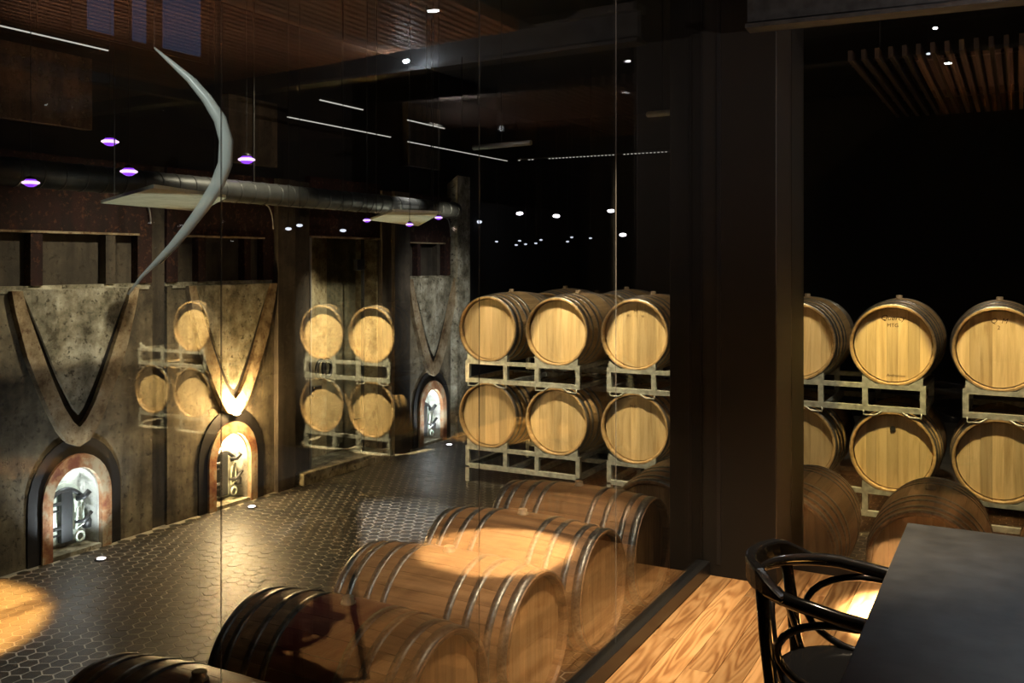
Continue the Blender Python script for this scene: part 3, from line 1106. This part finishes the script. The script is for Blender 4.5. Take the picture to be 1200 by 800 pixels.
# second line of racks behind the left part
behind = [(-4.29, 'leftmost'), (-3.59, 'second from left'), (-2.86, 'third from left'), (-2.195, 'fourth from left')]
for xv, nm in behind:
    for z, tier in ((ZU, 'upper'), (ZL, 'lower')):
        place(far, xv + .02, 8.62 + BL / 2, z - BR, 0, 'pale barrel glimpsed behind the %s %s barrel of the front racks' % (nm, tier), 'barrels on the rear racks', not far_used)
        far_used = True
for xc, nm in ((-3.92, 'left'), (-2.485, 'right')):
    rack(xc, 8.62, .665, 'grey steel rack between tiers in the second line of barrels, the %s one' % nm, 'rear steel racks')
    rack(xc, 8.62, -.125, 'grey steel rack on the floor in the second line of barrels, the %s one' % nm, 'rear steel racks', legs=FZ * -1 - .125 - .19)
# racks further right, seen mirrored in the left glass
k = 0
for xa, xb, nm in ((3.20, 3.87, 'right-hand'), (5.85, 6.53, 'left-hand')):
    for i, xv in enumerate((xa, xb)):
        for z, tier in ((ZU - .16, 'upper'), (ZL - .16, 'lower')):
            if (xv, tier) == (6.53, 'upper'):
                continue
            lab = 'mirrored pale barrel, %s tier, %s of the %s mirrored rack' % (tier, ('right end', 'left end')[i], nm)
            place(nb, xv, 8.03 + BL / 2, z - BR, 0, lab, 'barrels mirrored in the glass', k == 0)
            k += 1
    xc = (xa + xb) / 2
    rack(xc, 8.03, .505, 'steel rack mirrored in the left glass, %s one between the two tiers' % nm, 'racks mirrored in the glass')
    rack(xc, 8.03, -.285, 'steel rack mirrored in the left glass, %s one on the floor' % nm, 'racks mirrored in the glass', legs=FZ * -1 - .285 - .19)

# ------------------------------------------------------------------ table
tb = empty('table', (.42, 2.22, 0), label='long matt black table standing on the oak floor by the front glass', cat='table')
MB().box(-.74, .16, -1.07, 1.07, .722, .75).build('tabletop', M_table, tb, bevel=.004)
MB().box(-.62, .04, -.92, .92, .66, .722).build('apron', M_black, tb)
for sx in (-.62, .06):
    for sy in (-.94, .94):
        MB().box(sx - .03, sx + .03, sy - .03, sy + .03, 0, .722).build('leg', M_black, tb, bevel=.003)

# ------------------------------------------------------------------ bentwood armchair, facing the table (+x)
ch = empty('bentwood_armchair', (-.40, 2.71, 0), label='black lacquered bentwood armchair drawn up to the left side of the table', cat='chair')
seat = MB()
seat.lathe([(.175, .435), (.205, .440), (.212, .452), (.205, .462), (.185, .466), (.10, .460)], 32)
seat.build('seat', M_chair, ch)
MB().lathe([(.175, .40), (.19, .41), (.19, .435), (.175, .436)], 32).build('seat_ring', M_chair, ch)
# horseshoe rail: crest and arms
arc = []
for k in range(25):
    a = math.radians(95 + 170 * k / 24)
    arc.append((-.02 + .245 * math.cos(a) * 1.0, .222 * math.sin(a), .70 + .012 * abs(math.cos(a))))
left_arm = [(.20, .20, .672), (.10, .222, .680), (.0, .226, .692)]
right_arm = [(.0, -.226, .692), (.10, -.222, .680), (.20, -.20, .672)]
full = left_arm + arc[1:-1] + right_arm
MB().tube(full, .019, 10).build('arm_rail', M_chair, ch)
crest = []
rr = []
for k in range(17):
    a = math.radians(118 + 124 * k / 16)
    crest.append((a, math.sin(math.pi * k / 16)))
vs, fs = [], []
for a, w in crest:
    hgt = .016 + .055 * min(1, w * 1.6)
    for rad, zz in ((.232, .70), (.268, .70), (.272, .70 + hgt), (.240, .70 + hgt)):
        vs.append((-.02 + rad * math.cos(a), rad * .93 * math.sin(a), zz))
n = len(crest)
for i in range(n - 1):
    for k in range(4):
        a, b = i * 4 + k, i * 4 + (k + 1) % 4
        fs.append((a, b, b + 4, a + 4))
fs += [(0, 1, 2, 3), tuple(reversed(range(4 * n - 4, 4 * n)))]
o = MB().add(vs, fs).build('crest', M_chair, ch, bevel=.008)
for s in (-1, 1):
    # rear legs run up to carry the rail
    MB().tube([(-.235, s * .185, 0), (-.20, s * .165, .25), (-.185, s * .158, .44), (-.20, s * .165, .58), (-.215, s * .150, .71)], [.014, .017, .019, .018, .017], 10).build('leg', M_chair, ch)
    MB().tube([(.20, s * .20, 0), (.165, s * .165, .25), (.15, s * .15, .42)], [.013, .017, .019], 10).build('leg', M_chair, ch)
    # bent brace from the back post up and over to the arm and down to the seat
    pts = []
    for k in range(15):
        t = k / 14
        a = math.pi * t
        pts.append((.03 - .195 * math.sin(a) + (.13 if k == 0 else 0) + (.06 if k == 14 else 0), s * (.165 + .05 * (1 - t)), .565 + .105 * math.cos(a)))
    MB().tube(pts, .0105, 8).build('brace', M_chair, ch)
inner = []
for k in range(19):
    a = math.pi * k / 18
    inner.append((-.165 - .05 * math.sin(a), -.125 * math.cos(a), .46 + .20 * math.sin(a)))
MB().tube(inner, .010, 8).build('back_hoop', M_chair, ch)
MB().lathe([(.0, 0), (.001, 0)], 3, caps=False)
ringp = [(.16 * math.cos(t), .16 * math.sin(t), .20) for t in [2 * math.pi * i / 28 for i in range(29)]]
MB().tube(ringp, .010, 8, cap=False).build('stretcher_ring', M_chair, ch)

# ------------------------------------------------------------------ ceilings: slats, beams, ducts
sc_ = empty('slatted_ceiling_panel', (1.4, 3.4, 2.82), label='brown timber slat ceiling panel mirrored at the top left of the glass', cat='ceiling panel')
xs = -.53
smesh = {}
i = 0
while xs < 3.3:
    y1 = 4.30 + .13 * (xs + .53)
    ln = round(y1 - 1.6, 2)
    if ln not in smesh:
        smesh[ln] = MB().box(-.016, .016, -ln / 2, ln / 2, -.03, .03).mesh('slat')
    link('slat', smesh[ln], M_slat, sc_, (xs - 1.4, 1.6 + ln / 2 - 3.4, 0))
    xs += .060
    i += 1
MB().box(-1.95, 1.95, -1.8, 1.1, .032, .05).build('backing', M_blackwall, sc_)
for y in (-1.2, .4):
    for x in (-1.5, 1.5):
        MB().box(x - .006, x + .006, y - .006, y + .006, .05, CEIL - 2.82).build('hanger', M_black, sc_)

bm_ = empty('ceiling_beam', (1.2, 4.72, 2.70), label='dark steel beam mirrored below the slatted ceiling edge', cat='beam')
MB().box(-2.4, 2.4, -.06, .06, .16, .20).box(-2.4, 2.4, -.06, .06, -.0, .02).box(-2.4, 2.4, -.008, .008, .02, .16).build('flange', M_steel_dark, bm_)
bm_.rotation_euler[2] = math.radians(3)
bm_.location = (1.25, 4.62, 2.70)
for x in (-1.6, 1.8):
    MB().box(x - .01, x + .01, -.01, .01, .20, CEIL - 2.70).build('hanger', M_black, bm_)

# lamp on the ceiling, mirrored at the top
sl = empty('spotlight', (-.38, 3.76, 2.88), label='small cool white spotlight under the timber slats, mirrored at top centre', cat='lamp')
MB().lathe([(.035, -.09), (.04, -.02), (.03, 0)], 16).build('housing', M_black, sl)
MB().lathe([(.022, -.092), (.022, -.0905)], 16).build('lens', M_lampcool, sl)

# slats seen over the racks
s2 = empty('slatted_ceiling_panel', (.0, 8.2, 3.0), label='dim brown timber slat panel hanging above the racks at the right', cat='ceiling panel')
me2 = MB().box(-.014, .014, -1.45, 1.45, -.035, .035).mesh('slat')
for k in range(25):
    link('slat', me2, M_slat_dimmed, s2, (-1.02 + k * .086, 0, 0))
MB().box(-1.1, 1.1, -.9, -.84, .036, .06).box(-1.1, 1.1, .84, .9, .036, .06).build('carrier', M_black, s2)
for x in (-.9, .9):
    MB().box(x - .006, x + .006, -.87, -.86, .06, CEIL - 3.0).build('hanger', M_black, s2)
spot('slat_spot', (.6, 6.3, 1.5), (.2, 8.0, 3.0), .3, WARM, 70, 1.0)

du = empty('ventilation_duct', (-4.6, 4.8, 2.06), label='long grey round duct with ribbed joints hanging in front of the vats', cat='duct')
MB().lathe([(.075, -3.4), (.075, 2.6)], 20, 'y').build('duct_tube', M_duct, du)
rm = MB().lathe([(.075, -.006), (.079, -.004), (.079, .004), (.075, .006)], 20, 'y', caps=False).mesh('rib')
for k in range(46):
    link('rib', rm, M_duct, du, (0, -3.3 + k * .13, 0))
for y in (-2.4, 0, 2.2):
    MB().box(-.004, .004, y - .004, y + .004, .07, CEIL - 2.06).build('hanger', M_black, du)


def P(u, v, z=None, depth=None):
    """point seen at (u, v), at height z or at a given depth"""
    a = (u - 600) / FPX
    dx, dy = fwd[0] + a * rgt[0], fwd[1] + a * rgt[1]
    if depth is None:
        depth = FPX * (EYE - z) / (v - VH)
    return Vector((dx * depth, dy * depth, EYE - (v - VH) * depth / FPX))


# flat pale panels hanging near the vats
for (pts, z, lab) in (([(118, 238), (180, 220), (265, 232), (235, 248)], 1.9, 'pale flat rectangular panel hanging below the duct above the first vat'),
                      ([(433, 258), (460, 248), (517, 250), (490, 265)], 1.9, 'pale flat rectangular panel hanging above the glass door and far vat')):
    q = [P(u, v, z) for u, v in pts]
    c = sum(q, Vector()) / 4
    r = empty('hanging_panel', c, 0, lab, 'panel', 'pale hanging panels')
    vs = [(p - c) for p in q] + [(p - c + Vector((0, 0, .015))) for p in q]
    MB().add(vs, [(0, 1, 2, 3), (4, 5, 6, 7), (0, 1, 5, 4), (1, 2, 6, 5), (2, 3, 7, 6), (3, 0, 4, 7)]).build('sheet', M_panel, r)
    for p in (q[0] - c, q[2] - c):
        p = p * .8
        MB().box(p.x - .002, p.x + .002, p.y - .002, p.y + .002, .012, CEIL - c.z).build('wire', M_black, r)
    spot('panel_fill', (c.x + .2, c.y, .35), c, 34, (.92, 1.0, .80), 46, .4)  # unseen fill from below that brightens the sheet

# led strips: lines of light along the cellar ceiling
for ax, ay, bx, by, z, lab, dots in (
        (-5.34, 3.2, -5.34, 4.22, 3.0, 'thin white light strip high at the top left of the cellar', 0),
        (-5.15, 5.75, -5.15, 7.15, 2.75, 'thin white light strip above the vats, longest lower line', 0),
        (-4.4, 5.25, -4.4, 5.75, 2.75, 'short faint light strip nearest the beam above the vats', 0),
        (-5.2, 7.5, -5.2, 9.5, 2.75, 'thin white light strip ending above the rough end pier', 0),
        (-4.4, 6.34, -4.4, 6.9, 2.75, 'short white light strip above the far vat', 0),
        (-5.05, 9.5, -3.25, 9.5, 2.75, 'dotted light strip running across above the racks', 1)):
    cx, cy = (ax + bx) / 2, (ay + by) / 2
    r = empty('light_strip', (cx, cy, z), 0, lab, 'lamp', 'thin light strips on the cellar ceiling')
    m = MB()
    if dots:
        n = 42
        for k in range(n):
            if k in (1, 2, 5, 6, 7, 8, 28, 29):
                continue
            xx = ax + (bx - ax) * k / n - cx
            m.box(xx, xx + .016, -.008, .008, -.008, .0)
    else:
        m.box(ax - cx - .0045, bx - cx + .0045, ay - cy, by - cy, -.007, 0)
    m.build('diffuser', M_led, r)
    MB().box(min(ax, bx) - cx - .009, max(ax, bx) - cx + .009, min(ay, by) - cy - .009, max(ay, by) - cy + .009, .0, .02).build('profile', M_black, r)
    MB().box(-.003, .003, -.003, .003, .02, CEIL - z).build('hanger', M_black, r)

# pale pipes under the ceiling
for (u0, v0, u1, v1, rad, lab) in ((555, 173, 622, 167, .018, 'short pale pipe under the ceiling left of the second glass joint'),
                              (760, 134, 794, 131, .022, 'short dull grey pipe under the ceiling left of the black column')):
    a, b = P(u0, v0, depth=6.6), P(u1, v1, depth=6.3)
    c = (a + b) / 2
    r = empty('ceiling_pipe', c, 0, lab, 'pipe')
    MB().tube([a - c, b - c], rad, 10).build('pipe', M_pipe, r)
    MB().box(-.003, .003, -.003, .003, rad * .8, CEIL - c.z).build('hanger', M_black, r)
point('pipe_glow', P(590, 150, depth=5.9), .8, COOL, .02)

# lamps: violet ones before the vats, small ones in the dark beyond the racks


def hang_lamp(p, rad, body, mat, label, group):
    r = empty('pendant_downlight', p, 0, label, 'lamp', group)
    el = lambda a, h, z: [(max(a * math.cos(t), .0005), z + h * math.sin(t)) for t in [math.pi * (k / 8 - .5) for k in range(9)]]
    MB().lathe([(rad * .5, rad * .35), (rad * .5, rad * .6), (.004, rad * .8)], 14).build('cap', M_black, r)
    ln = MB().lathe(el(rad * (.78 if body else 1), rad * .5, 0), 16).build('lens', mat, r)
    if body:
        MB().lathe(el(rad * .98, rad * .28, 0), 14).build('bulb', M_lampviolet, ln)
    MB().box(-.0012, .0012, -.0012, .0012, rad * .7, CEIL - p.z).build('cord', M_black, r)


vio = [(129, 166, 5.9, 'violet downlight left of centre above the duct over the first vat'),
       (151, 201, 4.3, 'violet downlight overlapping the duct over the first vat'),
       (289, 187, 6.4, 'violet downlight right of the curved hose above the duct'),
       (36, 214, 4.3, 'violet downlight furthest left, below the duct')]
for u, v, d, lab in vio:
    hang_lamp(P(u, v, depth=d), .055 * d / 5.9, 1, M_purple, lab, 'violet downlights before the vats')
sm_ = [(338, 268, 'first from the left of the small row over the second vat'), (351, 264, 'second from the left of the small row by the door'),
       (402, 270, 'just above the glass door'), (430, 258, 'left tip of the far hanging panel'),
       (480, 263, 'below the far hanging panel'), (514, 255, 'right tip of the far hanging panel')]
for u, v, lab in sm_:
    hang_lamp(P(u, v, depth=5.6), .019 if u < 425 else .025, u > 425, M_lampdim if u < 425 else M_purple, 'tiny downlight, ' + lab, 'tiny downlights above the door and far vat')
fz = [(609, 250, 1), (652, 253, 1), (716, 247, 1), (561, 260, 2), (555, 283, 0), (582, 283, 0), (609, 282, 0), (605, 287, 0), (616, 286, 0),
      (628, 285, 0), (634, 281, 0), (665, 283, 0), (670, 278, 0), (692, 279, 0), (730, 275, 1)]
for u, v, k in fz:
    side = 'left of' if u < 640 else 'right of'
    lab = 'tiny far ceiling lamp in the dark, ' + {555: 'furthest left of the lower row', 582: 'second from left in the lower row', 609: 'top left of the middle cluster', 605: 'lowest left of the middle cluster', 616: 'lowest centre of the middle cluster', 628: 'lower right of the middle cluster', 634: 'upper right of the middle cluster', 665: 'lower one of the pair above second barrel', 670: 'upper one of the pair above second barrel', 692: 'single one left of the glass joint'}[u] if k == 0 else 'small violet-white lamp in the dark above the %s barrel' % {609: 'first and second', 652: 'second', 716: 'third', 561: 'leftmost, greenish,', 730: 'third, lowest and whitest,'}[u]
    hang_lamp(P(u, v, depth=11.6), .042 if k else .02, 0, M_lampwhite if k == 1 else M_lampdim, lab, 'tiny lamps in the dark beyond the racks')
# lamps seen in the dark right of the column
hang_lamp(P(1096, 33, depth=5.6), .014, 0, M_lampwhite, 'small bright lamp high in the dark at the right', 'lamps high at the right')
hang_lamp(P(1088, 63, depth=7.0), .016, 0, M_lampdim, 'faint lamp below the small bright lamp high at the right', 'lamps high at the right')

# curved clear hose hanging before the vats
hp = [(181, 56, 3.2, .004), (198, 71, 3.2, .010), (222, 92, 3.2, .017), (242, 115, 3.2, .023), (258, 140, 3.2, .028), (265, 165, 3.2, .030),
      (264, 192, 3.2, .031), (254, 218, 3.2, .030), (238, 243, 3.2, .026), (219, 268, 3.2, .021), (200, 290, 3.2, .016), (182, 308, 3.2, .011),
      (166, 324, 3.2, .008), (150, 345, 3.2, .005)]
c = P(181, 56, depth=3.2)
hz = empty('curved_hose', c, 0, 'pale translucent curved hose hanging in a hook shape before the first two vats', 'hose')
pts = [P(u, v, depth=d) - c for u, v, d, r in hp]
o = MB().tube(pts, [q[3] * .8 for q in hp], 12).build('tube', M_hose, hz)
MB().tube([p + Vector((.012, .012, 0)) for p in pts[2:-2]], .004, 6).build('inner_line', M_pipe, hz)
MB().box(-.002, .002, -.002, .002, 0, CEIL - c.z).build('cord', M_black, hz)

# lamps at the vats
for y, power, colr, mat, dx, lab in ((4.30, 30, COOL, M_lampwhite, .27, 'floor uplight before the leftmost vat'),
                                (8.79, 34, COOL, M_lampwhite, .24, 'floor uplight before the vat by the end pier'),
                                (5.80, 14, WARM, M_lampwhite, .20, 'floor uplight before the amber-lit middle vat')):
    r = empty('floor_uplight', (WX + dx, y, FZ), 0, lab, 'lamp', 'floor uplights before the vats')
    MB().lathe([(.045, -.006), (.045, .006), (.032, .008)], 18).build('rim', M_steel_dark, r)
    MB().lathe([(.028, .008), (.028, .010)], 16).build('lens', mat, r)
    spot('vat_uplight', (WX + dx, y, FZ + .03), (WX - .10, y, .15), power, colr, 105, .8, .02)
# lamps inside the niches and the amber lamp over the middle manhole
for y, power, colr in ((4.30, 1.5, COOL), (8.79, 3.0, COOL), (5.77, 28.0, (1.0, .74, .40))):
    point('niche_lamp', (WX - .03, y + .03, .12), power, colr, .015)
r = empty('vat_lamp', (WX + .06, 5.77, .335), 0, 'glowing amber lamp at the pointed tip over the middle vat manhole', 'lamp')
MB().lathe([(.010, -.02), (.030, -.012), (.036, .012), (.022, .03)], 16).build('bulb', M_lamphot, r)
MB().box(-.07, -.02, -.02, .02, -.012, .012).build('bracket', M_steel_dark, r)
point('vat_lamp_light', (WX + .12, 5.77, .40), 60, (1.0, .66, .28), .04)
spot('door_spot', (WX - .16, 6.95, 1.70), (WX - .3, 7.15, 0.0), 14, (1.0, .86, .58), 95, .9)
